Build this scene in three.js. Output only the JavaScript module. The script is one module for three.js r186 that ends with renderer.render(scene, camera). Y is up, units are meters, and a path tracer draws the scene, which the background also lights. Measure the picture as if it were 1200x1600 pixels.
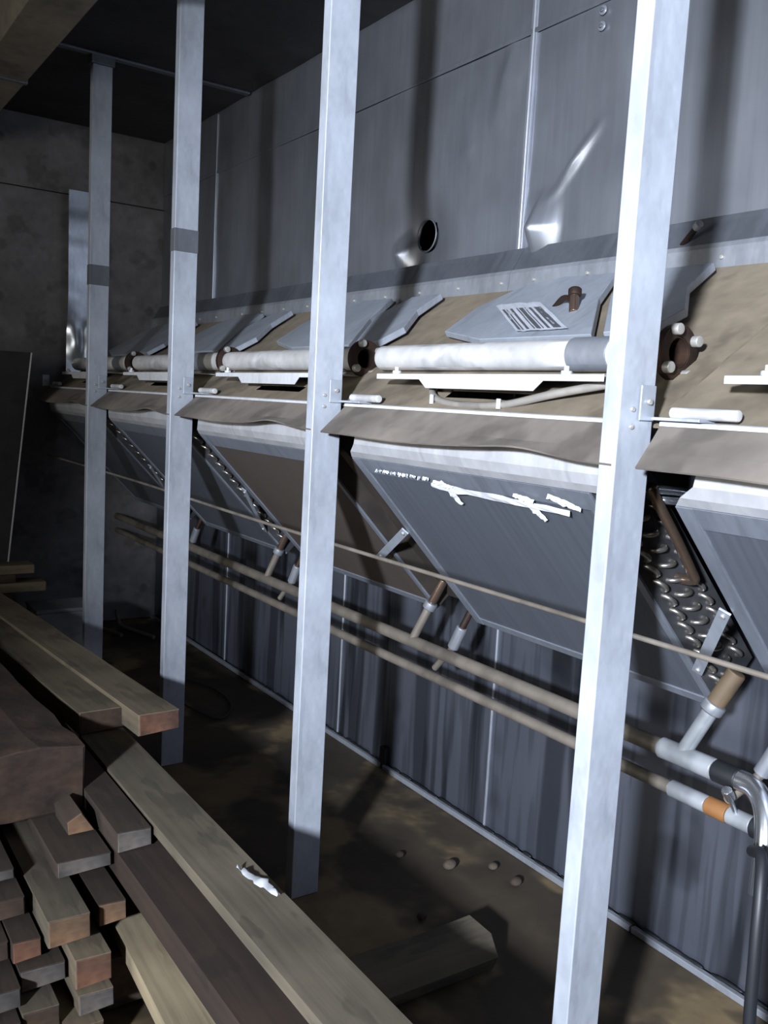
import * as THREE from 'three';
import { RoundedBoxGeometry } from 'three/addons/geometries/RoundedBoxGeometry.js';
import { RectAreaLightUniformsLib } from 'three/addons/lights/RectAreaLightUniformsLib.js';
import { mergeGeometries } from 'three/addons/utils/BufferGeometryUtils.js';

// ---------------------------------------------------------------- camera
const scene = new THREE.Scene();
const camera = new THREE.PerspectiveCamera(2 * Math.atan(800 / 1400) * 180 / Math.PI, 1200 / 1600, 0.05, 60);
{
  const X = new THREE.Vector3(0.55834364, 0.05478996, -0.82779855);       // camera right, in world axes
  const U = new THREE.Vector3(-0.12992902, 0.99127863, -0.02202581);      // camera up
  const B = new THREE.Vector3(0.81937222, 0.11985303, 0.56059292);        // camera back
  camera.quaternion.setFromRotationMatrix(new THREE.Matrix4().makeBasis(X, U, B));
  camera.position.set(0, 1.5, 0);
}
scene.background = new THREE.Color(0x000000);
// ---------------------------------------------------------------- light and exposure
const LAMP = { pos: [1.17, 2.15, 2.57], aim: [-1.1, 1.5, -1.5], intensity: 255, color: 0xe6efff };
const renderer = new THREE.WebGLRenderer({ antialias: true });
renderer.toneMapping = THREE.LinearToneMapping;
renderer.toneMappingExposure = 1.08;
renderer.shadowMap.enabled = true;
const spot = new THREE.SpotLight(LAMP.color, LAMP.intensity, 0, 0.545, 1.0, 2);
spot.castShadow = true; spot.shadow.radius = 7; spot.shadow.mapSize.set(2048, 2048);

// added soft fill light, set in an invented window behind the photographer
RectAreaLightUniformsLib.init();
const FILL = { x: -2.1, y: 1.45, w: 2.2, h: 1.4, z: 3.6, radiance: 7.5, color: 0xf2f0ea };
const fillLight = new THREE.RectAreaLight(FILL.color, FILL.radiance, FILL.w, FILL.h);
fillLight.position.set(FILL.x, FILL.y, FILL.z - .03); fillLight.lookAt(FILL.x, FILL.y, 0); scene.add(fillLight);

// ---------------------------------------------------------------- helpers
let seed = 1234567;
const rnd = () => { seed = (seed * 1664525 + 1013904223) >>> 0; return seed / 4294967296; };
const rr = (a, b) => a + (b - a) * rnd();
const clamp = (v, a = 0, b = 1) => Math.min(b, Math.max(a, v));
const sstep = (a, b, v) => { const t = clamp((v - a) / (b - a)); return t * t * (3 - 2 * t); };
const hash = (i, j, s) => { let h = (i * 374761393 + j * 668265263 + s * 982451653) | 0; h = Math.imul(h ^ (h >>> 13), 1274126177); h ^= h >>> 16; return (h >>> 0) / 4294967296; };
function vnoise(x, y, s, px = 0, py = 0) {                                 // value noise, tileable with period px, py
  const i = Math.floor(x), j = Math.floor(y), fx = x - i, fy = y - j;
  const m = (a, p) => p ? ((a % p) + p) % p : a;
  const u = fx * fx * (3 - 2 * fx), v = fy * fy * (3 - 2 * fy);
  const a = hash(m(i, px), m(j, py), s), b = hash(m(i + 1, px), m(j, py), s), c = hash(m(i, px), m(j + 1, py), s), d = hash(m(i + 1, px), m(j + 1, py), s);
  return (a + (b - a) * u) * (1 - v) + (c + (d - c) * u) * v;
}
function fbm(x, y, s, px = 0, py = 0, oct = 4) {
  let v = 0, a = .5, t = 0;
  for (let o = 0; o < oct; o++) { v += a * vnoise(x, y, s + o * 17, px, py); t += a; a *= .5; x *= 2; y *= 2; px *= 2; py *= 2; }
  return v / t;
}
function tex(w, h, fn, srgb = true, metres = [1, 1]) {                     // fn(u, v) -> [r, g, b] in 0..1; metres = size of one tile
  const d = new Uint8Array(w * h * 4);
  for (let j = 0; j < h; j++) for (let i = 0; i < w; i++) {
    const c = fn(i / w, j / h), k = (j * w + i) * 4;
    d[k] = clamp(c[0]) * 255; d[k + 1] = clamp(c[1]) * 255; d[k + 2] = clamp(c[2]) * 255; d[k + 3] = 255;
  }
  const t = new THREE.DataTexture(d, w, h, THREE.RGBAFormat);
  t.wrapS = t.wrapT = THREE.RepeatWrapping; t.magFilter = THREE.LinearFilter; t.minFilter = THREE.LinearMipmapLinearFilter; t.generateMipmaps = true;
  if (srgb) t.colorSpace = THREE.SRGBColorSpace;
  t.repeat.set(1 / metres[0], 1 / metres[1]); t.needsUpdate = true;
  return t;
}
const g1 = v => [v, v, v];
function metreUV(g) {                                                      // box-projected uv in metres
  g = g.index ? g.toNonIndexed() : g;
  const p = g.attributes.position, uv = new Float32Array(p.count * 2), a = new THREE.Vector3(), b = new THREE.Vector3(), c = new THREE.Vector3(), n = new THREE.Vector3();
  for (let i = 0; i < p.count; i += 3) {
    a.fromBufferAttribute(p, i); b.fromBufferAttribute(p, i + 1); c.fromBufferAttribute(p, i + 2);
    n.copy(b).sub(a).cross(c.clone().sub(a)); const ax = Math.abs(n.x), ay = Math.abs(n.y), az = Math.abs(n.z);
    [a, b, c].forEach((q, k) => {
      const o = (i + k) * 2;
      if (ax > ay && ax > az) { uv[o] = q.z; uv[o + 1] = q.y; } else if (ay > az) { uv[o] = q.x; uv[o + 1] = q.z; } else { uv[o] = q.x; uv[o + 1] = q.y; }
    });
  }
  g.setAttribute('uv', new THREE.BufferAttribute(uv, 2));
  return g;
}
const taken = {};
function numbered(n) { if (!(n in taken)) { taken[n] = 0; return n; } taken[n]++; return n + '_' + String(taken[n]).padStart(3, '0'); }
function mesh(name, geo, mat, parent) {
  const list = Array.isArray(geo) ? geo : [geo];
  const norm = list.map(g => { g = metreUV(g); for (const k of Object.keys(g.attributes)) if (!['position', 'normal', 'uv'].includes(k)) g.deleteAttribute(k); return g; });
  const m = new THREE.Mesh(norm.length > 1 ? mergeGeometries(norm) : norm[0], mat);
  m.castShadow = m.receiveShadow = true; m.name = parent === scene ? numbered(name) : name; parent.add(m); return m;
}
function copyPart(src, name, parent, pos) { const m = new THREE.Mesh(src.geometry, src.material); m.name = name; m.castShadow = m.receiveShadow = true; if (pos) m.position.set(...pos); parent.add(m); return m; }
function thing(name, label, category, pos = [0, 0, 0], group) {
  const o = new THREE.Group(); o.name = numbered(name); o.position.set(...pos); o.userData = { label, category }; if (group) o.userData.group = group; scene.add(o); return o;
}
function structure(name, pos = [0, 0, 0]) { const o = new THREE.Group(); o.name = name; o.position.set(...pos); o.userData = { kind: 'structure' }; scene.add(o); return o; }
const bx = (x0, x1, y0, y1, z0, z1, r = 0) => { const w = Math.abs(x1 - x0), h = Math.abs(y1 - y0), d = Math.abs(z1 - z0); const g = r ? new RoundedBoxGeometry(w, h, d, 2, Math.min(r, w / 2.1, h / 2.1, d / 2.1)) : new THREE.BoxGeometry(w, h, d); g.translate((x0 + x1) / 2, (y0 + y1) / 2, (z0 + z1) / 2); return g; };
const V = a => new THREE.Vector3(...a);
function tube(pts, r, seg = 40, rad = 12, curved = true) {
  const c = curved ? new THREE.CatmullRomCurve3(pts.map(V), false, 'catmullrom', 0.5) : (() => { const p = new THREE.CurvePath(); for (let i = 0; i + 1 < pts.length; i++) p.add(new THREE.LineCurve3(V(pts[i]), V(pts[i + 1]))); return p; })();
  const t = new THREE.TubeGeometry(c, seg, r, rad, false), caps = [];
  for (const u of [0, 1]) { const q = c.getPointAt(u), d = c.getTangentAt(u).multiplyScalar(u ? 1 : -1); const k = new THREE.CircleGeometry(r, rad); k.applyQuaternion(new THREE.Quaternion().setFromUnitVectors(new THREE.Vector3(0, 0, 1), d)); k.translate(q.x, q.y, q.z); caps.push(k.toNonIndexed()); }
  return mergeGeometries([t.toNonIndexed(), ...caps]);
}
function rod(a, b, r, rad = 16) {                                          // solid straight cylinder with bevelled rims
  const A = V(a), D = V(b).sub(A), L = D.length(), e = Math.min(r * .15, L / 4);
  const g = new THREE.LatheGeometry([[0, 0], [r - e, 0], [r, e], [r, L - e], [r - e, L], [0, L]].map(q => new THREE.Vector2(...q)), rad);
  g.applyQuaternion(new THREE.Quaternion().setFromUnitVectors(new THREE.Vector3(0, 1, 0), D.normalize())); g.translate(A.x, A.y, A.z); return g;
}
function pipe(a, b, r, wall, rad = 24) {                                   // open hollow tube
  const A = V(a), D = V(b).sub(A), L = D.length(), q = r - wall;
  const g = new THREE.LatheGeometry([[q, 0], [r, 0], [r, 0.001], [r, L - .001], [r, L], [q, L], [q, L - .001], [q, .001], [q, 0]].map(p => new THREE.Vector2(...p)), rad);
  g.applyQuaternion(new THREE.Quaternion().setFromUnitVectors(new THREE.Vector3(0, 1, 0), D.normalize())); g.translate(A.x, A.y, A.z); return g;
}
function loft(ptsAt, xs, t) {                                              // sheet of thickness t: at each x a profile of [y, z] points
  const rows = xs.map(ptsAt), n = rows[0].length, P = [], idx = [];
  const nor = (row, i) => { const a = row[Math.max(0, i - 1)], b = row[Math.min(n - 1, i + 1)]; const dy = b[0] - a[0], dz = b[1] - a[1], l = Math.hypot(dy, dz) || 1; return [dz / l, -dy / l]; };
  xs.forEach((x, k) => rows[k].forEach((q, i) => P.push(x + (q[2] || 0), q[0], q[1])));
  xs.forEach((x, k) => rows[k].forEach((q, i) => { const m = nor(rows[k], i); P.push(x + (q[2] || 0), q[0] - m[0] * t, q[1] - m[1] * t); }));
  const N = xs.length * n, f = (k, i) => k * n + i;
  const quad = (a, b, c, d) => idx.push(a, b, c, a, c, d);
  for (let k = 0; k + 1 < xs.length; k++) for (let i = 0; i + 1 < n; i++) { quad(f(k, i), f(k, i + 1), f(k + 1, i + 1), f(k + 1, i)); quad(N + f(k, i), N + f(k + 1, i), N + f(k + 1, i + 1), N + f(k, i + 1)); }
  for (let k = 0; k + 1 < xs.length; k++) for (const i of [0, n - 1]) quad(f(k, i), f(k + 1, i), N + f(k + 1, i), N + f(k, i));
  for (let i = 0; i + 1 < n; i++) for (const k of [0, xs.length - 1]) quad(f(k, i), f(k, i + 1), N + f(k, i + 1), N + f(k, i));
  const g = new THREE.BufferGeometry(); g.setAttribute('position', new THREE.Float32BufferAttribute(P, 3)); g.setIndex(idx);
  const h = g.toNonIndexed(); h.computeVertexNormals(); return h;
}
const range = (a, b, n) => Array.from({ length: n + 1 }, (_, i) => a + (b - a) * i / n);
function prism(pts, depth, bevel = .003) {                                 // polygon [a, b] extruded along +z
  const s = new THREE.Shape(pts.map(p => new THREE.Vector2(...p)));
  return new THREE.ExtrudeGeometry(s, { depth: depth - 2 * bevel, bevelEnabled: bevel > 0, bevelThickness: bevel, bevelSize: bevel, bevelOffset: -bevel, bevelSegments: 1, steps: 1 }).translate(0, 0, bevel);
}

// ---------------------------------------------------------------- materials
const T = {
  streak: tex(512, 512, (u, v) => { const a = fbm(u * 64, v * 3, 3, 64, 3, 3), b = fbm(u * 6, v * 6, 9, 6, 6, 4); return g1(.84 + .05 * (a - .5) + .13 * (b - .5)); }, true, [.6, .9]),
  streakRough: tex(512, 512, (u, v) => { const a = fbm(u * 48, v * 4, 31, 48, 4, 3), b = fbm(u * 5, v * 5, 37, 5, 5, 4); return g1(.8 + .08 * (a - .5) + .2 * (b - .5)); }, false, [.7, 1.1]),
  spangle: tex(512, 512, (u, v) => { const a = fbm(u * 40, v * 40, 71, 40, 40, 3), b = fbm(u * 5, v * 5, 77, 5, 5, 4); const s = sstep(.62, .72, fbm(u * 12, v * 4, 79, 12, 4, 4)); return g1(.86 + .08 * (a - .5) + .16 * (b - .5) - .05 * s); }, true, [.5, .8]),
  drip: tex(1024, 512, (u, v) => {                                         // vertical run-off stains with ragged outlines
    const w = u + .004 * (fbm(u * 20, v * 8, 5, 20, 8, 3) - .5);
    const n = fbm(w * 26, v * 1.0, 11, 26, 1, 3), m = fbm(w * 90, v * 2, 13, 90, 2, 2), b = fbm(u * 8, v * 4, 19, 8, 4, 4);
    const dark = sstep(.46, .62, n) * .26 + sstep(.56, .7, m) * .1 + sstep(.5, .75, b) * .2;
    const l = .86 - dark; return [l * 1.0, l * 1.0, l * 1.02];
  }, true, [2.0, 1.1]),
  floor: tex(1024, 1024, (u, v) => {
    const a = fbm(u * 5, v * 5, 41, 5, 5, 5), b = fbm(u * 40, v * 40, 47, 40, 40, 3), c = sstep(.5, .66, fbm(u * 7, v * 7, 53, 7, 7, 5));
    const l = .36 + .26 * (a - .5) + .1 * (b - .5); return [l * 1.05 + c * .3, l * .96 + c * .275, l * .84 + c * .21];
  }, true, [2.2, 2.2]),
  dust: tex(512, 512, (u, v) => { const a = fbm(u * 5, v * 5, 61, 5, 5, 5), b = fbm(u * 30, v * 30, 67, 30, 30, 3), c = sstep(.55, .7, fbm(u * 9, v * 9, 63, 9, 9, 4)); const l = .8 + .3 * (a - .5) + .12 * (b - .5) - .1 * c; return [l, l * .99, l * .975]; }, true, [.9, .9]),
  grain: tex(512, 512, (u, v) => {                                         // timber: grain runs along u
    const w = v + .03 * (fbm(u * 3, v * 3, 83, 3, 3, 3) - .5);
    const a = fbm(u * 3, w * 60, 87, 3, 60, 3), b = fbm(u * 5, v * 5, 89, 5, 5, 5), k = sstep(.6, .7, fbm(u * 7, v * 10, 93, 7, 10, 4));
    const l = .8 + .14 * (a - .5) + .36 * (b - .5) - .1 * k; return [l, l * .985, l * .96];
  }, true, [1.1, .5]),
  bark: tex(512, 512, (u, v) => { const a = fbm(u * 6, v * 8, 101, 6, 8, 5), b = fbm(u * 30, v * 40, 107, 30, 40, 3), c = sstep(.52, .62, fbm(u * 5, v * 5, 109, 5, 5, 4)); const l = .7 + .5 * (a - .5) + .2 * (b - .5); return [l + .07 * c, l * .94 + .03 * c, l * .88]; }, true, [.5, .4]),
  fine: tex(256, 256, (u, v) => g1(.5 + .5 * (fbm(u * 16, v * 16, 121, 16, 16, 4) - .5) * 2), false, [.25, .25]),
  fins: tex(512, 256, (u, v) => { const f = .5 + .5 * Math.sin(u * Math.PI * 2 * 90); const s = fbm(u * 50, v * 2, 131, 50, 2, 3); return g1(.8 + .03 * f + .1 * (s - .5)); }, true, [.45, .9]),
};
const M = {};
const std = (o) => new THREE.MeshStandardMaterial(o);
M.post = std({ color: 0xbdc3cc, metalness: .15, roughness: .5, map: T.spangle, roughnessMap: T.streakRough, bumpMap: T.fine, bumpScale: .0004 });
M.postDark = std({ color: 0x74777c, metalness: .25, roughness: .6, map: T.spangle });
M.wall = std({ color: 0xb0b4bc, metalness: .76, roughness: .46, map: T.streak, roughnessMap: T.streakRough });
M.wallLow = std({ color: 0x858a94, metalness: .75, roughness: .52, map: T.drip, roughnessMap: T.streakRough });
M.seam = std({ color: 0xb0b4bc, metalness: .6, roughness: .4, map: T.spangle });
M.flash = std({ color: 0x7e838b, metalness: .6, roughness: .5, map: T.spangle });
M.flash2 = std({ color: 0xa3a7ad, metalness: .45, roughness: .55, map: T.spangle });
M.hood = std({ color: 0x978b78, metalness: .1, roughness: .8, map: T.dust, bumpMap: T.fine, bumpScale: .0006 });
M.plate = std({ color: 0x8b837b, metalness: .1, roughness: .75, map: T.dust });
M.lip = std({ color: 0xe4e6e8, metalness: .2, roughness: .45, map: T.spangle });
M.white = std({ color: 0xb6b6b8, metalness: .05, roughness: .5, map: T.spangle });
M.cover = std({ color: 0xb9c0ca, metalness: .4, roughness: .45, map: T.spangle });
M.fin = std({ color: 0x737882, metalness: .45, roughness: .55, map: T.fins, bumpMap: T.fins, bumpScale: .0008 });
M.finBrown = std({ color: 0x5d534b, metalness: .2, roughness: .65, map: T.fins });
M.endBrownPlate = std({ color: 0x453e38, metalness: .2, roughness: .7, map: T.dust });
M.frame = std({ color: 0x969ca6, metalness: .5, roughness: .45, map: T.spangle });
M.endplate = std({ color: 0x54565a, metalness: .4, roughness: .6, map: T.dust });
M.bend = std({ color: 0xaaa59e, metalness: .9, roughness: .32 });
M.copper = std({ color: 0x9a8272, metalness: .85, roughness: .27, map: T.spangle });
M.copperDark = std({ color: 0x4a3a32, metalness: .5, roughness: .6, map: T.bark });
M.bigpipe = std({ color: 0xf0f0f0, metalness: .25, roughness: .45, map: T.dust });
M.sleeve = std({ color: 0x9ea2a8, metalness: .5, roughness: .45, map: T.spangle });
M.pipe = std({ color: 0x8d857b, metalness: .3, roughness: .6, map: T.dust });
M.pipeWhite = std({ color: 0xaab0b6, metalness: .15, roughness: .5, map: T.dust });
M.tan = std({ color: 0x7f6c54, metalness: .1, roughness: .7, map: T.dust });
M.orange = std({ color: 0x9a6a3c, metalness: .05, roughness: .7, map: T.dust });
M.black = std({ color: 0x15171a, roughness: .55 });
M.chrome = std({ color: 0xd9dde2, metalness: .95, roughness: .22 });
M.rubber = std({ color: 0x1c1e22, roughness: .5 });
M.hose = std({ color: 0x9a9690, roughness: .6, map: T.dust });
M.bolt = std({ color: 0xb7b4ad, metalness: .6, roughness: .45 });
M.floor = std({ color: 0xa09684, roughness: .75, map: T.floor, bumpMap: T.floor, bumpScale: .012 });
M.ceil = std({ color: 0x3b3a3d, metalness: .1, roughness: .7, map: T.dust });
M.roomWall = std({ color: 0x939295, metalness: .15, roughness: .65, map: T.dust });
M.backing = std({ color: 0x4c4b4a, roughness: .9 });
M.duct = std({ color: 0x8d8578, metalness: .1, roughness: .7, map: T.dust });
M.foil = std({ color: 0xd5dbe3, metalness: .85, roughness: .3, map: T.spangle });
const wood = (c, map = T.grain) => std({ color: c, roughness: .85, map, bumpMap: map, bumpScale: .0015 });
M.woodTan = wood(0x867a66); M.woodGrey = wood(0x746c5d); M.woodBrown = wood(0x4a3e34); M.woodPale = wood(0xb0a286); M.woodRust = wood(0x3b2d23);
M.woodSlab = wood(0x584a40, T.bark); M.endTan = wood(0x85705c, T.bark); M.endPink = wood(0x7f6152, T.bark); M.endGrey = wood(0x6f7174, T.bark); M.endBrown = wood(0x5e5045, T.bark);
M.paper = std({ color: 0xbcc0c3, roughness: .7 });
M.stone = std({ color: 0x514d46, roughness: .9, map: T.bark });

// ---------------------------------------------------------------- the room
const ZW = -2.08, XE = -5.7, CEIL = 3.05, XR = 2.6, ZF = 3.6;
{
  const f = structure('floor');
  const seg = new THREE.PlaneGeometry(XR - XE, ZF + 2.2, 220, 150); seg.rotateX(-Math.PI / 2); seg.translate((XR + XE) / 2, 0, (ZF - 2.2) / 2);
  const p = seg.attributes.position;
  for (let i = 0; i < p.count; i++) { const x = p.getX(i), z = p.getZ(i); p.setY(i, -.012 + .012 * fbm(x * 3, z * 3, 7, 0, 0, 5)); }
  seg.computeVertexNormals(); mesh('floor_surface', seg, M.floor, f);
  mesh('floor_slab', bx(XE - .1, XR + .1, -.2, -.02, -2.3, ZF + .1), M.backing, f);
  const c = structure('ceiling');
  mesh('ceiling_panel', bx(XE - .1, -4.46, CEIL, CEIL + .1, -2.3, ZF + .1), M.ceil, c);
  mesh('ceiling_panel', bx(-4.45, -1.2, CEIL, CEIL + .1, -2.3, ZF + .1), M.ceil, c);
  mesh('ceiling_panel', bx(-1.19, XR + .1, CEIL, CEIL + .1, -2.3, ZF + .1), M.ceil, c);
  mesh('joint_strip', bx(-4.475, -4.435, CEIL - .012, CEIL - .0005, -2.06, -1.02, .003), M.flash, c);
  mesh('ceiling_cover', bx(XE - .1, XR + .1, CEIL + .11, CEIL + .15, -2.3, ZF + .1), M.backing, c);
  const e = structure('wall_left');
  mesh('wall_panel', bx(XE - .1, XE, 0, 2.636, -2.25, ZF), M.roomWall, e);
  mesh('wall_panel', bx(XE - .1, XE - .006, 2.644, CEIL, -2.25, ZF), M.roomWall, e);
  mesh('wall_backing', bx(XE - .14, XE - .101, -.1, CEIL + .1, -2.25, ZF), M.backing, e);
  const r = structure('wall_right'); mesh('wall_panel', bx(XR, XR + .1, -.1, CEIL + .1, -2.25, ZF), M.roomWall, r);
  const o = structure('wall_front'), wx0 = FILL.x - FILL.w / 2, wx1 = FILL.x + FILL.w / 2, wy0 = FILL.y - FILL.h / 2, wy1 = FILL.y + FILL.h / 2;
  mesh('wall_panel', [bx(XE, wx0, -.1, CEIL + .1, ZF, ZF + .1), bx(wx1, XR, -.1, CEIL + .1, ZF, ZF + .1), bx(wx0, wx1, -.1, wy0, ZF, ZF + .1), bx(wx0, wx1, wy1, CEIL + .1, ZF, ZF + .1)], M.roomWall, o);
  const wn = structure('added_window_1');  // unseen glowing window, added only to carry the fill light
  mesh('fill_frame', [bx(wx0 - .04, wx1 + .04, wy0 - .05, wy0, ZF - .03, ZF + .05), bx(wx0 - .04, wx1 + .04, wy1, wy1 + .05, ZF - .03, ZF + .05), bx(wx0 - .05, wx0, wy0, wy1, ZF - .03, ZF + .05), bx(wx1, wx1 + .05, wy0, wy1, ZF - .03, ZF + .05)], M.postDark, wn);
  mesh('fill_pane', bx(wx0, wx1, wy0, wy1, ZF + .02, ZF + .03), std({ color: 0xdddddd, emissive: FILL.color, emissiveIntensity: 1.0, roughness: .8 }), wn);
}
// back wall: sheet metal panels, buckled, on a backing
const HOLE = [-2.892, 2.155, .06];
function buckle(x, y) {
  let h = .034 * (fbm(x * 1.5, y * 1.7, 201, 0, 0, 3) - .5) + .0035 * (fbm(x * 5, y * 4, 207, 0, 0, 2) - .5);
  const gs = (cx, cy, sx, sy, a, rot = 0) => { const c = Math.cos(rot), s = Math.sin(rot), u = (x - cx) * c + (y - cy) * s, v = -(x - cx) * s + (y - cy) * c; return a * Math.exp(-(u * u) / (sx * sx) - (v * v) / (sy * sy)); };
  const tent = (cx, cy, l, r, w, a, rot = 0) => { const c = Math.cos(rot), q = Math.sin(rot), u = (x - cx) * c + (y - cy) * q, v = -(x - cx) * q + (y - cy) * c; return a * Math.max(0, 1 - (u > 0 ? u / r : -u / l)) * Math.max(0, 1 - Math.abs(v) / w); };
  h += tent(-2.235, 2.09, .08, .10, .13, .075) + tent(-2.10, 2.28, .022, .028, .16, .02, -.75) + tent(-2.62, 2.42, .12, .10, .2, .016, .3) + tent(-2.45, 2.62, .05, .1, .16, .014, -.3) + tent(-3.02, 2.09, .06, .10, .08, .05, .5);
  h += gs(-2.892, 2.14, .12, .13, -.048);
  h += gs(-2.60, 2.40, .10, .12, -.012, .5) + gs(-2.44, 2.55, .06, .14, .010) + gs(-1.75, 2.45, .2, .2, -.012);
  h += gs(-3.5, 2.35, .2, .12, .012, .4) + gs(-4.5, 2.3, .15, .3, -.012);
  return h;
}
function wallPanel(x0, x1, y0, y1, hole, amp = 1, cell = .02) {
  const nx = Math.ceil((x1 - x0) / cell), ny = Math.ceil((y1 - y0) / cell), P = [], I = [], inside = [];
  for (let j = 0; j <= ny; j++) for (let i = 0; i <= nx; i++) {
    let x = x0 + (x1 - x0) * i / nx, y = y0 + (y1 - y0) * j / ny, k = false;
    if (hole) { const dx = x - hole[0], dy = y - hole[1], d = Math.hypot(dx, dy) || 1e-6; if (d < hole[2] + cell * .5) { k = d < hole[2] - cell * .7; x = hole[0] + dx / d * hole[2]; y = hole[1] + dy / d * hole[2]; } }
    const e = Math.min(sstep(0, .012, x - x0 + .004), sstep(0, .012, x1 - x + .004));
    P.push(x, y, amp * buckle(x, y) * (.15 + .85 * e)); inside.push(k);
  }
  for (let j = 0; j < ny; j++) for (let i = 0; i < nx; i++) {
    const a = j * (nx + 1) + i, b = a + 1, c = b + nx + 1, d = a + nx + 1;
    const cx = (P[a * 3] + P[c * 3]) / 2, cy = (P[a * 3 + 1] + P[c * 3 + 1]) / 2;
    if (hole && (inside[a] || inside[b] || inside[c] || inside[d] || Math.hypot(cx - hole[0], cy - hole[1]) < hole[2] * .96)) continue;
    I.push(a, b, c, a, c, d);
  }
  const g = new THREE.BufferGeometry(); g.setAttribute('position', new THREE.Float32BufferAttribute(P, 3)); g.setIndex(I); g.computeVertexNormals();
  return g;
}
{
  const w = structure('wall_back', [0, 0, ZW]);
  mesh('wall_backing', bx(XE - .1, XR, -.1, CEIL + .1, -.26, -.2), M.backing, w);
  const XS = [XE, -4.87, -2.32, -.2, XR];
  for (let i = 0; i < 4; i++) {
    mesh('wall_panel', wallPanel(XS[i] + .001, XS[i + 1] - .001, 1.88, 2.742, i === 1 ? HOLE : null, 1, i === 1 || i === 2 ? .014 : .03), M.wall, w);
    const up = wallPanel(XS[i] + .001, XS[i + 1] - .001, 2.732, CEIL, null, .8, .03); up.translate(0, 0, .006); mesh('wall_panel', up, M.wall, w);
    if (i) mesh('seam_strip', [bx(XS[i] - .014, XS[i] + .014, 2.02, CEIL - .01, -.004, .007, .002), rod([XS[i], 2.02, .006], [XS[i], CEIL - .01, .006], .0065, 8)], M.seam, w);
  }
  mesh('lap_strip', bx(XE, XR, 2.722, 2.738, .002, .009, .003), M.wall, w);
  // hole with a short dark sleeve behind it
  mesh('hole_rim', new THREE.TorusGeometry(HOLE[2] + .001, .003, 8, 28).translate(HOLE[0], HOLE[1], -.027), M.flash, w);
  // two washers and bolts high on the wall
  for (const y of [2.70, 2.655]) { const b = mesh('wall_bolt', [rod([-2.02, y, .004], [-2.02, y, .010], .014, 16)], M.seam, w); mesh('bolt_head', rod([-2.02, y, .010], [-2.02, y, .016], .007, 6), M.flash, b); }
  // lower wall
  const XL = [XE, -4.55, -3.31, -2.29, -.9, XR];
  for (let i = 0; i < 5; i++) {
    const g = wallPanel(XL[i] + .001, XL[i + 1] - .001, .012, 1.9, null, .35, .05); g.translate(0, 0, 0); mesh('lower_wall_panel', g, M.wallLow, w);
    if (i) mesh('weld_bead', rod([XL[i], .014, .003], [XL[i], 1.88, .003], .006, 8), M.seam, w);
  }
  // base strip along the floor, sealed with a ragged bead
  const t = structure('trim_1', [0, 0, ZW]);
  for (const [a, b] of [[XE, -2.93], [-2.91, -1.6], [-1.595, XR]]) mesh('base_strip', bx(a, b, -.004, .016, .012, .030, .003), M.flash2, t);
  const bead = []; for (let x = -4.4; x < -.6; x += rr(.03, .09)) { const s = new THREE.SphereGeometry(1, 8, 6); s.scale(rr(.02, .05), rr(.003, .006), .006); s.translate(x, rr(.015, .021), .012); bead.push(s); }
  const bd = mesh('sealant_bead', bead, M.black, t); bd.userData.kind = 'stuff';
  mesh('dark_slot_box', bx(-2.945, -2.905, 0, .085, .001, .022, .004), M.rubber, t);  // black box stands in for the dark inside of an open slot
}
// flashing where the upper wall meets the hoods
{
  const t = structure('trim_2');
  const cut = [XE, -4.45, -3.36, -2.285, -1.25, .2, XR];
  for (let i = 0; i + 1 < cut.length; i++) {
    const xs = range(cut[i] + .0015, cut[i + 1] - .0015, 14);
    mesh('flashing_ledge', loft(x => [[2.035 + .004 * vnoise(x * 9, 0, 5), -2.068], [2.02, -2.060], [1.955, -2.022]], xs, .004), M.flash, t);
    const b = mesh('flashing_apron', loft(x => [[1.958, -2.019], [1.945, -2.012], [1.885, -2.006]], xs, .004), M.flash2, t);
    const riv = []; for (let x = cut[i] + .12; x < cut[i + 1]; x += .23) riv.push(rod([x, 1.918, -2.012], [x, 1.918, -2.003], .006, 8));
    mesh('rivet', riv, M.bolt, b);
  }
}
// ---------------------------------------------------------------- bays
const PX = [-5.56, -4.447, -3.342, -2.229, -1.112];                        // right-hand faces of the posts
const place = ['left of the farthest post', 'between the two farthest posts', 'between second and third nearest posts', 'between the two nearest posts', 'right of the nearest post'];
const right = [-4.447, -3.342, -2.229, -1.112, 0.0];
// posts
const ZP = -1.263;
const postNames = ['farthest square metal post, slim and dim, standing left of the other three', 'third metal post from the right with a darker band above eye level', 'second metal post from the right, its dark foot set on the dirt floor', 'nearest and widest metal post, brightest of the row, running past top and bottom'];
[-4.447, -3.342, -2.229, -1.112].forEach((x, i) => {
  const top = i === 0 ? 3.0 : CEIL - .002;
  const t = thing('metal_post', postNames[i], 'post', [x - .02, 0, ZP - .0465], 'row of metal posts');
  mesh('shaft', bx(-.02, .02, -.006, top, -.0465, .0465, .003), M.post, t);
  if (i === 0) mesh('cap_plate', bx(-.03, .03, top, CEIL - .002, -.055, .055, .004), M.postDark, t);
  if (i < 2) mesh('dark_band', bx(-.0215, .0215, i ? 2.03 : 1.99, i ? 2.115 : 2.085, -.048, .048, .002), M.postDark, t);  // darker band, slightly proud of the shaft, on the two farthest posts
  for (const y of [1.513, 1.545]) mesh('screw', rod([.019, y - .03, .012], [.0235, y - .03, .012], .005, 8), M.bolt, t);
});
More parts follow.
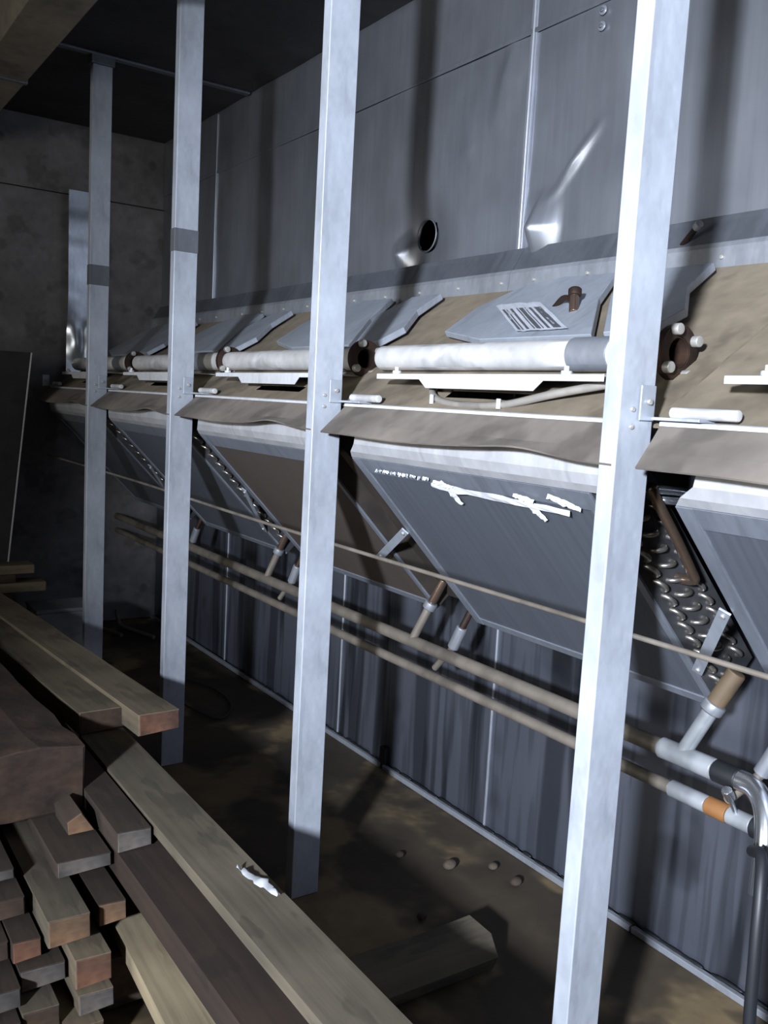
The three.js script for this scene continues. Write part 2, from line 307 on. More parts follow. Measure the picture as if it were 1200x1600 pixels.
// the slope of the hoods: a point at distance z with height h above it
const SL = [1.487, -1.37, 1.9, -2.02], TH = Math.atan2(SL[2] - SL[0], SL[1] - SL[3]);
const onSlope = (s, h) => [SL[0] + s * Math.sin(TH) + h * Math.cos(TH), SL[1] - s * Math.cos(TH) + h * Math.sin(TH)];   // s metres up the slope
const E_ = [new THREE.Vector3(1, 0, 0), new THREE.Vector3(0, -.7206, -.6933), new THREE.Vector3(0, .6933, -.7206)];     // coil axes: along, down the face, into the slab
const coilBasis = new THREE.Matrix4().makeBasis(E_[0], E_[1], E_[2]).setPosition(0, 1.343, -1.36);
const LEN = .905, SLN = .733, TK = .16;
for (let b = 0; b < 5; b++) {
  const X = PX[b], R = right[b] - .04, W = R - X, where = place[b];
  // sloping hood
  const hood = thing('sloping_hood', `dusty tan hood sloping up to the wall, ${where}`, 'hood', [X - .02, 0, 0], 'hoods along the wall');
  const part = (xa, xb, sa, sb, nx, ns) => loft(x => { const q = []; for (let k = 0; k <= ns; k++) { const s = sa + (sb - sa) * k / ns; q.push(onSlope(s, .006 * (fbm((x + X) * 4, s * 4, 301, 0, 0, 3) - .5))); } return q.reverse(); }, range(xa, xb, nx), .004);
  // the sheet has a real slot cut in it below the white bar
  mesh('hood_sheet', [part(.001, 1.112, .108, .772, 24, 9), part(.001, 1.112, 0, .07, 24, 2), part(.001, .40, .07, .108, 8, 1), part(.74, 1.112, .07, .108, 8, 1)], M.hood, hood);
  // cover plates lying proud of the slope, with a dark slit between them
  const plate = (name, pts, h, th, mat) => {
    const m = new THREE.Matrix4().makeBasis(new THREE.Vector3(1, 0, 0), new THREE.Vector3(0, Math.sin(TH), -Math.cos(TH)), new THREE.Vector3(0, Math.cos(TH), Math.sin(TH))).setPosition(0, SL[0], SL[1]);
    const g = prism(pts, th, .002); g.translate(0, 0, h); g.applyMatrix4(m); return mesh(name, g, mat, hood);
  };
  // offsets from the post's right face are shifted by the hood origin (.02)
  plate('cover_plate', [[.05, .40], [.03, .56], [.10, .68], [.24, .735], [.47, .72], [.545, .55], [.70, .335], [.28, .335]], .012, .02, M.cover);
  plate('cover_plate', [[-.0 + .58, .56], [.63, .70], [.80, .70], [.815, .57], [.90, .44], [.87, .345], [.74, .335]], .014, .022, M.cover);
  // front edge plate ("deflector")
  const def = thing('deflector_plate', `brown deflector plate with bright folded lip, ${where}`, 'plate', [X, 0, 0], 'deflector plates');
  const x1 = W - .012;
  const wave = x => .016 * Math.exp(-(((x - .80) / .13) ** 2)) - .006 * Math.exp(-(((x - .35) / .2) ** 2)) + .006 * (vnoise(x * 5, b, 9) - .5);
  mesh('plate_sheet', loft(x => [[1.4868, -1.358, .012], [1.465, -1.330, .022], [1.44, -1.295, .034], [1.414 + wave(x), ZP + .002, .044]], range(.004, x1, 40), .004), M.plate, def);
  mesh('lip', loft(x => [[1.497, -1.40], [1.496, -1.362], [1.494, -1.356], [1.487, -1.3555]], range(.016, x1 + .02, 6), .003), M.lip, def);
  const br = mesh('angle_bracket', [bx(.002, .006, 1.495, 1.56, -1.352, -1.312, .0015), bx(.004, .11, 1.497, 1.503, -1.40, -1.345, .001)], M.cover, def);
  mesh('bolt', rod([.006, 1.53, -1.332], [.013, 1.53, -1.332], .006, 6), M.bolt, br);
  mesh('clamp_tube', rod([.03, 1.512, -1.372], [.17, 1.512, -1.372], .011, 12), M.bigpipe, def);
  // white trough under the deflector
  const tr = thing('drain_trough', `curved white drain trough under the deflector plate, ${where}`, 'trough', [X, 0, 0], 'white drain troughs');
  mesh('trough_sheet', loft(x => { const e = clamp(1 - (x - .09) / .4); return (q => q.map(([y, z, o]) => [y, z, o * e]))([[1.452, -1.352, .01], [1.432, -1.335, .025], [1.41, -1.325, .04], [1.385, -1.325, .035], [1.362, -1.338, .0], [1.3455, -1.3555, -.02]]); }, range(.09, W - .03, 30), .004), M.white, tr);
  // evaporator coil
  const cx = X + .065;
  const coil = thing('evaporator_coil', `tilted finned evaporator coil under the hood, ${where}`, 'coil', [cx, 0, 0], 'row of evaporator coils');
  const C = (g) => g.applyMatrix4(coilBasis);
  mesh('fin_block', C(bx(.004, LEN - .004, .006, SLN - .004, .004, TK)), b === 2 ? M.finBrown : M.fin, coil);
  mesh('side_frame', C(bx(0, .036, 0, SLN, -.001, .006, .001)), M.frame, coil);
  mesh('side_frame', C(bx(LEN - .022, LEN, 0, SLN, -.001, .006, .001)), M.frame, coil);
  mesh('top_flange', C(bx(.036, LEN - .022, 0, .055, .0, .006, .001)), M.frame, coil);
  mesh('bottom_flange', C(bx(.036, LEN - .022, SLN - .03, SLN, .0, .006, .001)), M.frame, coil);
  mesh('end_plate', C(bx(LEN - .0035, LEN, 0, SLN, .006, TK + .004)), b === 2 ? M.endBrownPlate : M.endplate, coil);
  if (b !== 2) {
    for (let r = 0; r < 3; r++) for (let k = 0; k < 13; k++) {
      const s = .075 + k * .0485 + (r % 2) * .024, n = .032 + r * .045;
      // half ring standing out of the end plate along +x
      const g = new THREE.TorusGeometry(.0195, .006, 7, 12, Math.PI); g.rotateZ(-Math.PI / 2);   // opens toward -x
      g.rotateX(.5 + (r % 2 ? .5 : -.3)); g.translate(LEN - .001, s, n);
      mesh('return_bend', C(g), M.bend, coil);
    }
    mesh('feeder_tube', [tube([[.952, 1.345, -1.62], [.956, 1.352, -1.55], [.957, 1.356, -1.50]], .0095, 20, 12)], M.chrome, coil);
    mesh('header_tube', [tube([[.957, 1.362, -1.492], [.958, 1.357, -1.486], [.958, 1.335, -1.503], [.958, 1.25, -1.58], [.958, 1.172, -1.645], [.955, 1.155, -1.66], [.93, 1.15, -1.664], [.906, 1.15, -1.664]], .0115, 60, 12)], M.copper, coil);
    mesh('feeder_tube', [tube([[.906, 1.335, -1.53], [.955, 1.332, -1.535], [.962, 1.328, -1.60], [.962, 1.328, -1.64]], .0085, 30, 10)], M.chrome, coil);
  } else mesh('end_channel', C(bx(LEN, LEN + .05, .0, SLN, .06, TK)), M.endBrownPlate, coil);
  // strap that ties the coil to its neighbour
  if (b > 0) { const up = [-.022 + .0, 1.115, -1.571]; const lo = b === 3 ? [-.235, 1.005, -1.64] : [-.19, .935, -1.745]; const mid = V(up).add(V(lo)).multiplyScalar(.5), d = V(up).sub(V(lo)), L = d.length() + .04; d.normalize();
    const nrm = new THREE.Vector3(0, -.6933, .7206); nrm.addScaledVector(d, -nrm.dot(d)).normalize(); const sd = new THREE.Vector3().crossVectors(d, nrm);
    const g = bx(-L / 2, L / 2, -.0025, .0025, -.013, .013, .001); g.applyMatrix4(new THREE.Matrix4().makeBasis(d, nrm, sd).setPosition(mid.x, mid.y, mid.z)); const sp = mesh('strap', g, M.cover, coil);
    const sc = []; for (const q of [up, lo]) { const a = V(q), e = a.clone().addScaledVector(nrm, .007); sc.push(rod(a.toArray(), e.toArray(), .006, 8)); } mesh('strap_screw', sc, M.bolt, sp); }
  if (b === 3) { // torn foil tape hanging along the top of the nearest coil
    
    const g1_ = []; for (const [x0, x1, s0, s1, w] of [[.34, .82, .052, .066, .02], [.395, .42, .03, .11, .014], [.69, .72, .04, .11, .018], [.36, .43, .036, .048, .009], [.66, .72, .036, .048, .01], [.78, .86, .02, .05, .015]]) g1_.push(C(crumple(x0, x1, s0, s1, w)));
    mesh('torn_tape', g1_, M.lip, coil);
    const sc = []; for (let k = 0; k < 14; k++) { const x = .10 + k * .018; sc.push(C(crumple(x, x + rr(.008, .016), .03, .032, rr(.004, .009)))); } mesh('foil_flake', sc, M.foil, coil);
  }
  // big pipe on the hood
  const PY = 1.636, PZ = -1.53, PR = .0365;
  const hp = b === 4 ? null : thing('defrost_pipe', `thick pale pipe with collar lying along the hood, ${where}`, 'pipe', [X, 0, 0], 'thick pale pipes');
  const pe = b === 2 ? .955 : b === 1 ? 1.05 : 1.02;
  if (hp) {
    mesh('pipe_body', pipe([-.05, PY, PZ], [pe, PY, PZ], PR, .004, 28), M.bigpipe, hp);
    mesh('sleeve', pipe([.74, PY, PZ], [.86, PY, PZ], PR + .003, .004, 28), M.sleeve, hp);
    const fl = mesh('flange', pipe([pe - .012, PY, PZ], [pe + .006, PY, PZ], PR + .021, .025, 28), M.copperDark, hp);
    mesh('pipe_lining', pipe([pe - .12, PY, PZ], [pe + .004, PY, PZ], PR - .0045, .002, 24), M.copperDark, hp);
    for (const a of [1.15, 2.6, 4.3, 5.6]) mesh('flange_bolt', rod([pe + .004, PY + .05 * Math.sin(a), PZ + .05 * Math.cos(a)], [pe + .022, PY + .05 * Math.sin(a), PZ + .05 * Math.cos(a)], .012, 12), M.bolt, fl);
  }
  // white bar with a dropped middle
  const bar = thing('support_bar', `white bar with dropped middle below thick pipe, ${where}`, 'bar', [X, 0, 0], 'white support bars');
  mesh('bar_web', prism([[.115, 1.582], [.95, 1.584], [.95, 1.569], [.775, 1.569], [.745, 1.546], [.345, 1.546], [.315, 1.568], [.115, 1.568]], .004, .001).translate(0, 0, -1.40), M.lip, bar);
  mesh('bar_shelf', bx(.115, .95, 1.579, 1.583, -1.515, -1.398, .001), M.cover, bar);
  for (const x of [.19, .83]) mesh('nut', [rod([x, 1.582, -1.412], [x, 1.592, -1.412], .013, 6), rod([x, 1.59, -1.412], [x, 1.602, -1.412], .006, 8)], M.lip, bar);
}
function crumple(x0, x1, s0, s1, w) {                                      // a creased strip of foil lying on the coil face (local x, s, n)
  const n = 14, P = [], I = []; const L = Math.hypot(x1 - x0, s1 - s0), ux = (x1 - x0) / L, us = (s1 - s0) / L;
  for (let k = 0; k <= n; k++) { const t = k / n, e = (.45 + .55 * Math.sin(Math.PI * clamp(t * .9 + .05))) * rr(.7, 1.15); for (const c of [-1, 0, 1]) P.push(x0 + (x1 - x0) * t - us * c * w / 2 * e, s0 + (s1 - s0) * t + ux * c * w / 2 * e, -.004 - (c === 1 ? .007 : c === 0 ? .004 : 0) * rr(.5, 1.2) - rr(0, .002)); }
  for (let k = 0; k < n; k++) for (let c = 0; c < 2; c++) { const a = k * 3 + c; I.push(a, a + 3, a + 4, a, a + 4, a + 1); }
  const g = new THREE.BufferGeometry(); g.setAttribute('position', new THREE.Float32BufferAttribute(P, 3)); g.setIndex(I); const h = g.toNonIndexed(); h.computeVertexNormals(); return h;
}
// label sticker, copper fitting (on the hood of the bay nearest but one)
{
  const bars = tex(256, 128, (u, v) => { let d = 0; if (u > .06 && u < .94 && v > .05 && v < .8) { const k = Math.floor(u * 34); d = hash(k, 3, 7) > .42 ? 1 : 0; if (u > .3 && u < .36) d = 0; } const n = fbm(u * 12, v * 8, 401, 12, 8, 3); const l = .9 - .5 * d * sstep(.3, .5, n + .15) + .16 * (n - .5); return [l, l, l * 1.01]; }, true, [1, 1]);
  const th = thing('bar_label', 'crinkled silver label printed with dark bars on the cover plate above the thick pipe', 'label', [0, 0, 0]);
  const n = 14, P = [], U = [], I = [];
  for (let j = 0; j <= 8; j++) for (let i = 0; i <= n; i++) { const u = i / n, v = j / 8, s = .36 + .19 * v, x = -1.835 + .19 * u - .28 * v; const q = onSlope(s, .0345 + .006 * fbm(u * 7, v * 5, 411, 0, 0, 2)); P.push(x, q[0], q[1]); U.push(u, v); }
  for (let j = 0; j < 8; j++) for (let i = 0; i < n; i++) { const a = j * (n + 1) + i, c = a + n + 2; I.push(a, a + 1, c, a, c, c - 1); }
  const g = new THREE.BufferGeometry(); g.setAttribute('position', new THREE.Float32BufferAttribute(P, 3)); g.setAttribute('uv', new THREE.Float32BufferAttribute(U, 2)); g.setIndex(I); g.computeVertexNormals();
  const m = new THREE.Mesh(g, std({ color: 0xe4e8ee, map: bars, metalness: .35, roughness: .35, side: THREE.DoubleSide })); m.name = 'foil_sheet'; m.castShadow = m.receiveShadow = true; th.add(m);
  const f = thing('copper_fitting', 'small copper pipe fitting standing on the cover plate beside the barred label', 'fitting', [0, 0, 0]);
  mesh('stub', rod([-1.735, 1.768, -1.76], [-1.752, 1.825, -1.775], .013, 14), M.copper, f);
  mesh('collar', rod([-1.747, 1.812, -1.772], [-1.753, 1.832, -1.777], .018, 14), M.copperDark, f);
  mesh('elbow', tube([[-1.75, 1.80, -1.772], [-1.80, 1.812, -1.785], [-1.85, 1.79, -1.80]], .008, 16, 10), M.copperDark, f);
  const c = thing('copper_stub', 'thin copper stub with white tip below the wall panel, right of the nearest post', 'pipe', [0, 0, 0]);
  mesh('tube', rod([-1.63, 1.965, -2.04], [-1.555, 2.0, -2.00], .008, 12), M.copperDark, c);
  mesh('tip', rod([-1.557, 1.999, -2.001], [-1.540, 2.007, -1.992], .0115, 12), M.pipeWhite, c);
  const h = thing('curved_hose', 'grey hose sagging in a curve under the white bar beside the nearest post', 'hose', [0, 0, 0]);
  mesh('hose_body', tube([[-1.93, 1.572, -1.47], [-1.89, 1.535, -1.425], [-1.82, 1.512, -1.41], [-1.70, 1.507, -1.40], [-1.58, 1.513, -1.405], [-1.43, 1.543, -1.42], [-1.25, 1.575, -1.45]], .0095, 60, 12), M.hose, h);
  for (const p of [[-1.855, 1.518, -1.40], [-1.59, 1.514, -1.395]]) mesh('clip', rod([p[0], p[1] - .012, p[2] + .002], [p[0], p[1] + .012, p[2] + .002], .006, 8), M.lip, h);
}
// rod that runs past the coils, and the two long pipes
{
  const t = thing('tie_rod', 'thin grey rod running past all the tilted coils in front of them', 'rod', [0, 1.083, -1.36]);
  mesh('rod_body', tube([[-5.6, 0, 0], [-4, .004, 0], [-2.8, -.003, 0], [-1.2, 0, 0], [.3, .003, 0]], .0055, 80, 10), M.pipe, t);
  const u = thing('upper_pipe', 'upper of the two long pipes running low along the streaked wall', 'pipe', [0, .695, -1.8]);
  mesh('pipe_body', rod([-5.65, 0, 0], [-1.36, 0, 0], .021, 18), M.pipe, u); mesh('coupling', rod([-1.205, 0, 0], [-1.14, 0, 0], .027, 18), M.black, u);
  mesh('wrapped_section', rod([-1.36, 0, 0], [-1.205, 0, 0], .026, 18), M.pipeWhite, u);
  mesh('elbow', tube([[-1.15, 0, 0], [-1.10, -.004, .002], [-1.06, -.035, .02], [-1.035, -.10, .045], [-1.02, -.2, .07]], .024, 30, 16), M.chrome, u);
  const l = thing('lower_pipe', 'lower of the two long pipes running low along the streaked wall, with an orange band', 'pipe', [0, .605, -1.8]);
  mesh('pipe_body', rod([-5.65, 0, 0], [-1.32, 0, 0], .0165, 18), M.pipe, l); mesh('wrapped_section', rod([-1.32, 0, 0], [-1.215, 0, 0], .021, 18), M.pipeWhite, l);
  mesh('orange_band', rod([-1.215, 0, 0], [-1.158, 0, 0], .0225, 18), M.orange, l); mesh('wrapped_section', rod([-1.158, 0, 0], [-1.095, 0, 0], .021, 18), M.pipeWhite, l);
  mesh('coupling', [rod([-1.095, 0, 0], [-1.03, 0, 0], .026, 18), rod([-1.03, 0, 0], [-.2, 0, 0], .017, 16)], M.black, l);
  mesh('valve_knob', [rod([-1.135, .055, .035], [-1.135, .08, .055], .012, 10), rod([-1.135, .0, .0], [-1.135, .06, .04], .006, 8)], M.chrome, l);
  for (let b = 1; b < 5; b++) {
    const x = PX[b] - 0.05;
    const br = mesh('branch_pipe', rod([x - .132, .012, 0], [x - .085, .13, -.026], b === 4 ? .019 : .015, 14), b === 4 ? M.pipeWhite : M.pipe, u);
    mesh('branch_collar', [rod([x - .088, .122, -.024], [x - .078, .147, -.03], b === 4 ? .028 : .023, 16)], M.sleeve, br);
    mesh('branch_stub', rod([x - .08, .142, -.029], [x - .045, .228, -.05], b === 4 ? .023 : .015, 14), b === 4 ? M.tan : M.copper, br);
    const b2 = mesh('branch_pipe', rod([x + .0 - .005, .03, 0], [x + .065, .12, -.02], .011, 12), M.pipe, l);
    mesh('branch_collar', rod([x + .06, .115, -.02], [x + .09, .19, -.03], .019, 14), M.sleeve, b2);
    mesh('branch_stub', rod([x + .088, .187, -.03], [x + .112, .26, -.05], .012, 12), M.copperDark, b2);
  }
  const h = thing('black_hose', 'black hose hanging from the pipe elbow down to the floor at the right edge', 'hose', [0, 0, 0]);
  mesh('hose_body', tube([[-1.03, .60, -1.70], [-.985, .62, -1.66], [-.955, .56, -1.62], [-.94, .45, -1.60], [-.93, .25, -1.60], [-.90, .08, -1.62], [-.85, .015, -1.66], [-.75, .012, -1.7]], .0125, 60, 12), M.rubber, h);
}
// ---------------------------------------------------------------- end wall things
{
  const d = thing('overhead_duct', 'long brown duct running overhead at the upper left below the dark ceiling', 'duct', [XE, 2.85, -.875]);
  mesh('duct_body', bx(0, 7.5, 0, .17, -.1, .1, .006), M.duct, d);
  for (const x of [1.2, 2.4, 3.6]) mesh('joint_flange', bx(x, x + .03, -.006, .175, -.107, .107, .003), M.flash, d);
  const f = thing('buckled_strip', 'buckled bright foil-faced strip standing against the end wall behind the farthest post', 'strip', [XE, 1.585, -1.54]);
  mesh('strip_sheet', (() => { const g = loft(x => range(-.075, .075, 10).map(z => [0, z]), [0, .5], .003); return ribbon(); })(), M.foil, f);
  const p = thing('leaning_panel', 'tall dark sheet panel with a pale edge leaning at the far left', 'panel', [-5.2, 0, -1.0]);
  mesh('panel_sheet', prism([[.0, .0], [-.9, .0], [-.9, 1.67], [.0, 1.67]], .012, .001).rotateY(Math.PI / 2).applyMatrix4(new THREE.Matrix4().set(1, 0, 0, 0, 0, 1, 0, 0, 0, -.10, 1, 0, 0, 0, 0, 1)), M.ceil, p);
  mesh('edge_strip', bx(0, .014, 0, 1.67, -.004, .004, .001).applyMatrix4(new THREE.Matrix4().set(1, 0, 0, 0, 0, 1, 0, 0, 0, -.10, 1, 0, 0, 0, 0, 1)), M.lip, p);
}
function ribbon() {                                                        // buckled sheet in the plane of the end wall
  const ys = range(-.0, 1.07, 40), zs = range(-.07, .07, 8), P = [], I = [], n = zs.length;
  ys.forEach(y => zs.forEach(z => { const k = .035 * Math.exp(-(((y - .17) / .07) ** 2)) + .03 * fbm(y * 5, 2, 501, 0, 0, 3) + .05 * sstep(1.1, 0, y) * (z / .07) * .5; P.push(.07 + k * .5 - .55 * z * sstep(.5, .1, y) + .015 * Math.sin(z * 60) * sstep(.05, .2, y) * sstep(.32, .2, y), y, z); }));
  for (let j = 0; j + 1 < ys.length; j++) for (let i = 0; i + 1 < n; i++) { const a = j * n + i; I.push(a, a + n, a + n + 1, a, a + n + 1, a + 1); }
  const g = new THREE.BufferGeometry(); g.setAttribute('position', new THREE.Float32BufferAttribute(P, 3)); g.setIndex(I); g.computeVertexNormals(); return g;
}
// ---------------------------------------------------------------- timber
function timber(name, label, X, pts, len, side, end, o = {}) {
  // pts: end outline as [z, y] pairs; the piece runs from its visible end at x = X toward -x
  const zs = pts.map(p => p[0]), y0 = Math.min(...pts.map(p => p[1])), zc = (Math.min(...zs) + Math.max(...zs)) / 2;
  const t = thing(name, label, o.cat || 'timber', [X, y0, zc], o.group);
  t.rotation.y = o.yaw || 0; t.rotation.z = o.pitch || 0;
  const q = pts.map(p => [-(p[0] - zc), p[1] - y0]);                       // shape x = -z so that +z extrusion turned by -90 deg points to -x
  const N = o.rough ? 24 : 1;
  const s = new THREE.Shape(q.map(p => new THREE.Vector2(...p)));
  const g = new THREE.ExtrudeGeometry(s, { depth: len - .006, bevelEnabled: true, bevelThickness: .003, bevelSize: .004, bevelOffset: -.004, bevelSegments: 2, steps: N }); g.translate(0, 0, .006);
  if (o.rough) { const p = g.attributes.position; for (let i = 0; i < p.count; i++) { const z = p.getZ(i), x = p.getX(i), y = p.getY(i); const a = o.rough * (fbm(z * 5 + 3, x * 9 + y * 7, 601, 0, 0, 3) - .5); p.setX(i, x + a * (x > 0 ? 1 : -1)); p.setY(i, y + (y > .03 ? a : 0)); } g.computeVertexNormals(); }
  g.rotateY(-Math.PI / 2); mesh('body', g, side, t);
  const c = prism(q.map(([a, b]) => { const mx = q.reduce((u, v) => u + v[0], 0) / q.length, my = q.reduce((u, v) => u + v[1], 0) / q.length; return [mx + (a - mx) * .96, my + (b - my) * .95]; }), .004, .001); c.rotateY(-Math.PI / 2); c.translate(-.0005, 0, 0); mesh('sawn_end', c, end, t);
  return t;
}
const quad = (z0, z1, y0, y1, j = .004) => [[z0, y0 + j], [z0 - j * .5, y1 - j], [z1, y1], [z1 + j * .4, y0]];
{
  const G = 'timber pile at the lower left';
  timber('timber_board', 'broad tan board on top of the pile, left of the pink-ended one', -2.785, quad(-.779, -.931, .401, .475), 1.95, M.woodTan, M.endBrown, { yaw: .085, group: G, rough: .004 });
  timber('timber_board', 'broad tan board with a pinkish sawn end jutting out toward the third post', -2.66, quad(-.928, -1.068, .415, .485), 2.05, M.woodTan, M.endPink, { yaw: .088, group: G, rough: .004 });
  timber('long_plank', 'long grey plank reaching across the bottom of the frame with a white scrap on it', -.95, quad(-.783, -.925, .37, .40, .001), 1.85, M.woodGrey, M.endTan, { group: G });
  timber('bright_plank', 'pale plank at the bottom edge, lowest and brightest of the long ones', -.9, quad(-.61, -.755, .145, .19, .002), 1.6, M.woodPale, M.endTan, { yaw: -.05, group: G });
  timber('rust_plank', 'rusty brown plank lying in the gap between the grey plank and the pale plank', -.95, quad(-.69, -.915, .275, .344, .002), 1.9, M.woodRust, M.endBrown, { group: G });
  timber('rough_slab', 'big rough reddish slab with a bark-brown end at the left edge', -2.38, [[-.33, .347], [-.33, .525], [-.46, .537], [-.60, .525], [-.655, .512], [-.69, .42], [-.66, .36], [-.53, .347]], 2.2, M.woodSlab, M.woodSlab, { group: G, yaw: .06, rough: .02 });
  timber('timber_offcut', 'thin wedge-shaped piece against the right side of the big slab end', -2.24, [[-.60, .35], [-.635, .405], [-.672, .385], [-.668, .35]], .13, M.woodBrown, M.endTan, { group: G });
  timber('timber_block', 'block with flat brown top next to the long grey plank, under the broad boards', -2.1, quad(-.686, -.776, .345, .398), 1.6, M.woodBrown, M.endGrey, { group: G });
  timber('timber_block', 'splintered light-ended block beneath the wedge-shaped piece', -2.12, quad(-.545, -.68, .305, .345), 1.6, M.woodBrown, M.endGrey, { group: G });
  timber('timber_block', 'grey-ended block beneath the big slab at the left edge', -2.15, quad(-.33, -.455, .315, .345), 1.6, M.woodBrown, M.endGrey, { group: G });
  timber('timber_block', 'dark stained block under the grey-ended block at the left edge', -2.07, quad(-.33, -.462, .262, .313), 1.6, M.woodBrown, M.endBrown, { group: G });
  timber('timber_block', 'block with a flat grey top and light split end, in the middle of the pile', -1.95, quad(-.484, -.580, .236, .302), 1.4, M.woodGrey, M.endTan, { group: G });
  timber('timber_block', 'short tan-ended block tucked right of the flat grey-topped one', -2.0, quad(-.612, -.68, .225, .28), 1.4, M.woodBrown, M.endTan, { group: G });
  timber('timber_block', 'brown-ended block with a pale lower edge beside the pale plank', -1.9, quad(-.532, -.615, .15, .222), 1.4, M.woodTan, M.endPink, { group: G });
  timber('timber_block', 'blue-grey weathered block below the brown-ended one, beside the pale plank', -1.88, quad(-.535, -.615, .098, .147), 1.4, M.woodTan, M.endGrey, { group: G });
  timber('timber_block', 'lowest block in view at the bottom edge with a white mark on its end', -1.85, quad(-.50, -.585, .045, .095), 1.4, M.woodTan, M.endTan, { group: G });
  timber('timber_block', 'reddish brown block end showing left of the flat grey-topped one', -1.98, quad(-.415, -.478, .205, .255), 1.4, M.woodBrown, M.endPink, { group: G });
  timber('timber_block', 'dark block at the left edge above the blue-grey one', -2.0, quad(-.30, -.412, .205, .255), 1.4, M.woodBrown, M.endBrown, { group: G });
  timber('timber_block', 'wide dark block third from the bottom of the pile', -1.95, quad(-.425, -.525, .15, .20), 1.4, M.woodBrown, M.endGrey, { group: G });
  timber('timber_block', 'pale blue-grey block end at the left edge near the bottom corner', -1.9, quad(-.29, -.418, .15, .20), 1.4, M.woodBrown, M.endGrey, { group: G });
  timber('timber_block', 'grey-brown block with a flat top right in the bottom left corner', -1.88, quad(-.415, -.495, .085, .147), 1.4, M.woodGrey, M.endBrown, { group: G });
  timber('timber_block', 'block at the very bottom left corner of the frame', -1.86, quad(-.29, -.41, .09, .147), 1.4, M.woodBrown, M.endBrown, { group: G });
  // pile inside, carrying the pieces above; first one lengthened to block lamp light
  timber('timber_block', 'unseen dark timber under the rusty plank, lengthened to block lamp light', -1.3, quad(-.83, -.91, .193, .273), 1.4, M.woodBrown, M.endBrown, { group: G });
  timber('timber_block', 'dark timber lying on the floor under the pale and rusty planks', -2.0, quad(-.63, -.93, .0, .138), 1.2, M.woodBrown, M.endBrown, { group: G });
  timber('timber_block', 'dark timber on the floor under the lowest blocks', -1.95, quad(-.29, -.60, .0, .044), 1.2, M.woodBrown, M.endBrown, { group: G });
  // log on the floor
  const lg = timber('floor_log', 'rough squared log lying alone on the dirt floor between the two nearest posts', 0, [[.075, .004], [.085, .05], [.04, .095], [-.05, .09], [-.085, .04], [-.07, .0]], .5, M.woodGrey, M.endBrown, { rough: .012 });
  lg.position.set(-1.735, -.002, -1.585); lg.rotation.y = Math.PI / 2 - .02;
  // boards far left
  const b1 = timber('far_board', 'upper of two short tan boards lying crosswise at the far left', 0, quad(.07, -.07, 0, .045), 1.0, M.woodTan, M.endTan, { group: 'tan boards at the far left' }); b1.position.set(-4.9, .52, -1.113); b1.rotation.y = Math.PI / 2;
  const b2 = timber('far_board', 'lower of two short tan boards lying crosswise at the far left', 0, quad(.09, -.07, 0, .048), 1.05, M.woodTan, M.endTan, { group: 'tan boards at the far left' }); b2.position.set(-4.9, .425, -1.17); b2.rotation.y = Math.PI / 2;
  const b3 = thing('trestle_block', 'dark rough trestle block under the two tan boards at the far left', 'block', [-4.9, 0, -.72]); mesh('body', [bx(-.08, .08, 0, .42, -.3, .3, .01), bx(-.07, .07, .475, .518, -.3, .25, .006)], M.woodBrown, b3);
}
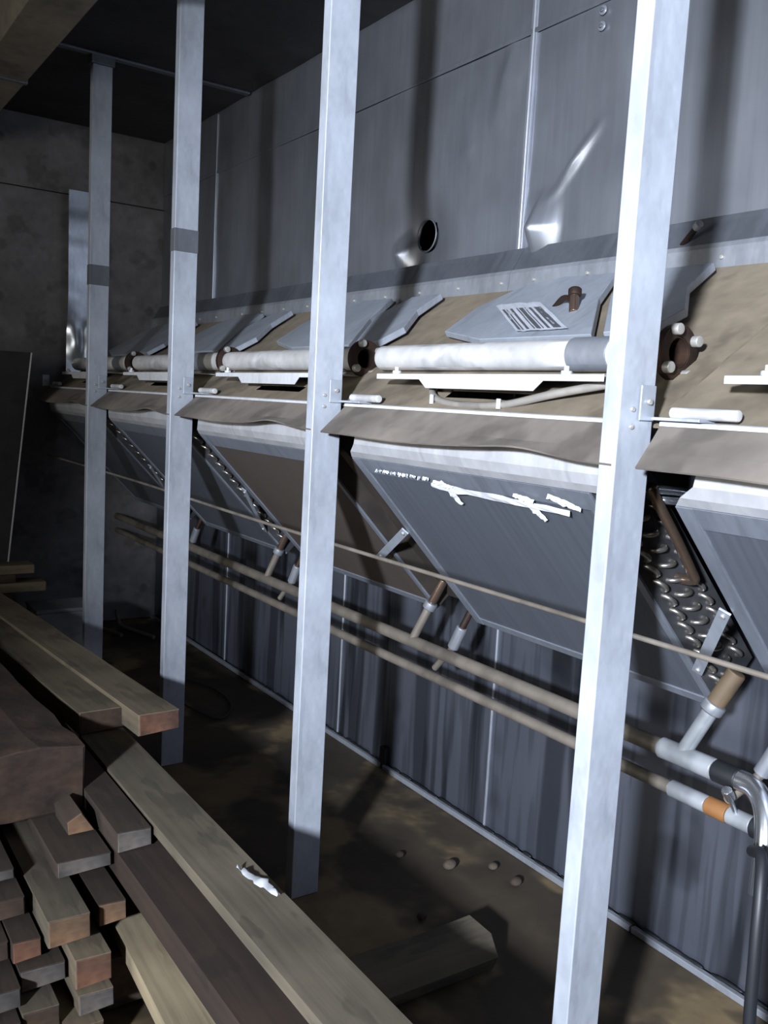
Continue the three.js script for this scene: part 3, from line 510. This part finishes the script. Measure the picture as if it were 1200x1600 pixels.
// ---------------------------------------------------------------- small things
{
  const bxg = thing('grey_box', 'pale grey box on the floor at the foot of the farthest post', 'box', [-4.85, 0, -1.24]);
  mesh('box_body', bx(-.12, .12, -.002, .32, -.17, .14, .008), M.pipeWhite, bxg); mesh('box_lid', bx(-.125, .125, .32, .34, -.175, .145, .006), M.pipeWhite, bxg);
  const sc = thing('white_scrap', 'torn white scrap stuck on the edge of the long grey plank', 'scrap', [-1.72, .4005, -.885]);
  const P = [], I = []; const N = 12; for (let k = 0; k <= N; k++) { const t = k / N - .5; for (const c of [-1, 0, 1]) P.push(t * .15, .003 + .012 * vnoise(k * .9, c + 2, 71) + (c === 0 ? .006 : 0), c * .016 * (1 - 3 * t * t) * rr(.6, 1.2) - .03 * t); }
  for (let k = 0; k < N; k++) for (let c = 0; c < 2; c++) { const a = k * 3 + c; I.push(a, a + 1, a + 4, a, a + 4, a + 3); }
  const g = new THREE.BufferGeometry(); g.setAttribute('position', new THREE.Float32BufferAttribute(P, 3)); g.setIndex(I); g.computeVertexNormals(); mesh('scrap_sheet', g, M.paper, sc);
  const st = [[-2.144, -1.805, .02, 'pale round pebble on the dirt floor in front of the streaked wall'], [-2.07, -1.93, .014, 'small pale chip on the floor close to the wall base, right of the pebble'], [-1.96, -1.93, .017, 'dark lump on the floor near the wall base'], [-2.28, -1.70, .013, 'small dark crumb on the floor left of the pale pebble'], [-1.95, -1.55, .014, 'dark crumb on the floor beside the end of the log']];
  for (const [x, z, r, lab] of st) { const t = thing('pebble', lab, 'pebble', [x, r * .5, z], 'pebbles on the dirt floor'); const s = new THREE.IcosahedronGeometry(r, 3); const p = s.attributes.position; for (let i = 0; i < p.count; i++) { const k = 1 + .5 * (fbm(p.getX(i) * 60 + 5, p.getY(i) * 60 + p.getZ(i) * 45, 811, 0, 0, 2) - .5); p.setXYZ(i, p.getX(i) * k, p.getY(i) * k * .7, p.getZ(i) * k); } s.computeVertexNormals(); mesh('stone', s, /dark/.test(lab) ? M.woodBrown : M.stone, t); }
  const cb = thing('floor_cable', 'thin dark cable looped on the dirt floor right of the third post', 'cable', [0, 0, 0]);
  mesh('cable_body', tube([[-4.6, .004, -1.72], [-4.34, .006, -1.763], [-4.1, .006, -1.83], [-3.85, .005, -1.80], [-3.72, .005, -1.68], [-3.9, .006, -1.62], [-4.2, .006, -1.58], [-4.4, .004, -1.5]], .005, 80, 8), M.rubber, cb);
  [['left of two pale bent rods on the floor in the dark corner', [-5.62, -1.60]], ['right of two pale bent rods on the floor in the dark corner', [-5.50, -1.76]]].forEach(([lab, [x, z]]) => { const t = thing('bent_rod', lab, 'rod', [x, 0, z], 'pale bent rods on the floor'); mesh('rod_body', tube([[0, .12, 0], [.01, .06, -.01], [.05, .018, -.03], [.35, .014, -.12]], .013, 30, 10), M.pipe, t); });
}
// ---------------------------------------------------------------- the lamp behind the camera that lights the place
{
  const t = thing('work_lamp', 'LED floodlight on a tripod stand behind the photographer', 'lamp', [LAMP.pos[0], 0, LAMP.pos[2]]);
  const dir = V(LAMP.aim).sub(V(LAMP.pos)).normalize(); const q = new THREE.Quaternion().setFromUnitVectors(new THREE.Vector3(0, 0, 1), dir);
  const at = g => { g.applyQuaternion(q); g.translate(0, LAMP.pos[1], 0); return g; };
  mesh('housing', at(bx(-.09, .09, -.09, .09, -.06, -.012, .01)), M.black, t);
  mesh('lens', at(bx(-.07, .07, -.07, .07, -.012, -.008)), std({ color: 0xffffff, emissive: LAMP.color, emissiveIntensity: 6, roughness: .4 }), t);
  mesh('pole', rod([-.05, .5, .03], [-.05, LAMP.pos[1] - .04, .03], .014), M.black, t);
  for (let k = 0; k < 3; k++) { const a = k * 2.094 + .4; mesh('leg', rod([-.05, .55, .03], [-.05 + .38 * Math.cos(a), 0, .03 + .38 * Math.sin(a)], .011), M.black, t); }
  spot.position.set(LAMP.pos[0] + dir.x * .02, LAMP.pos[1] + dir.y * .02, LAMP.pos[2] + dir.z * .02);
  spot.target.position.set(...LAMP.aim); scene.add(spot, spot.target);
}
scene.traverse(o => { if (o.isMesh) { o.castShadow = o.receiveShadow = true; if (o.material && !o.material.transparent) o.material.side = THREE.DoubleSide; } });
renderer.render(scene, camera);
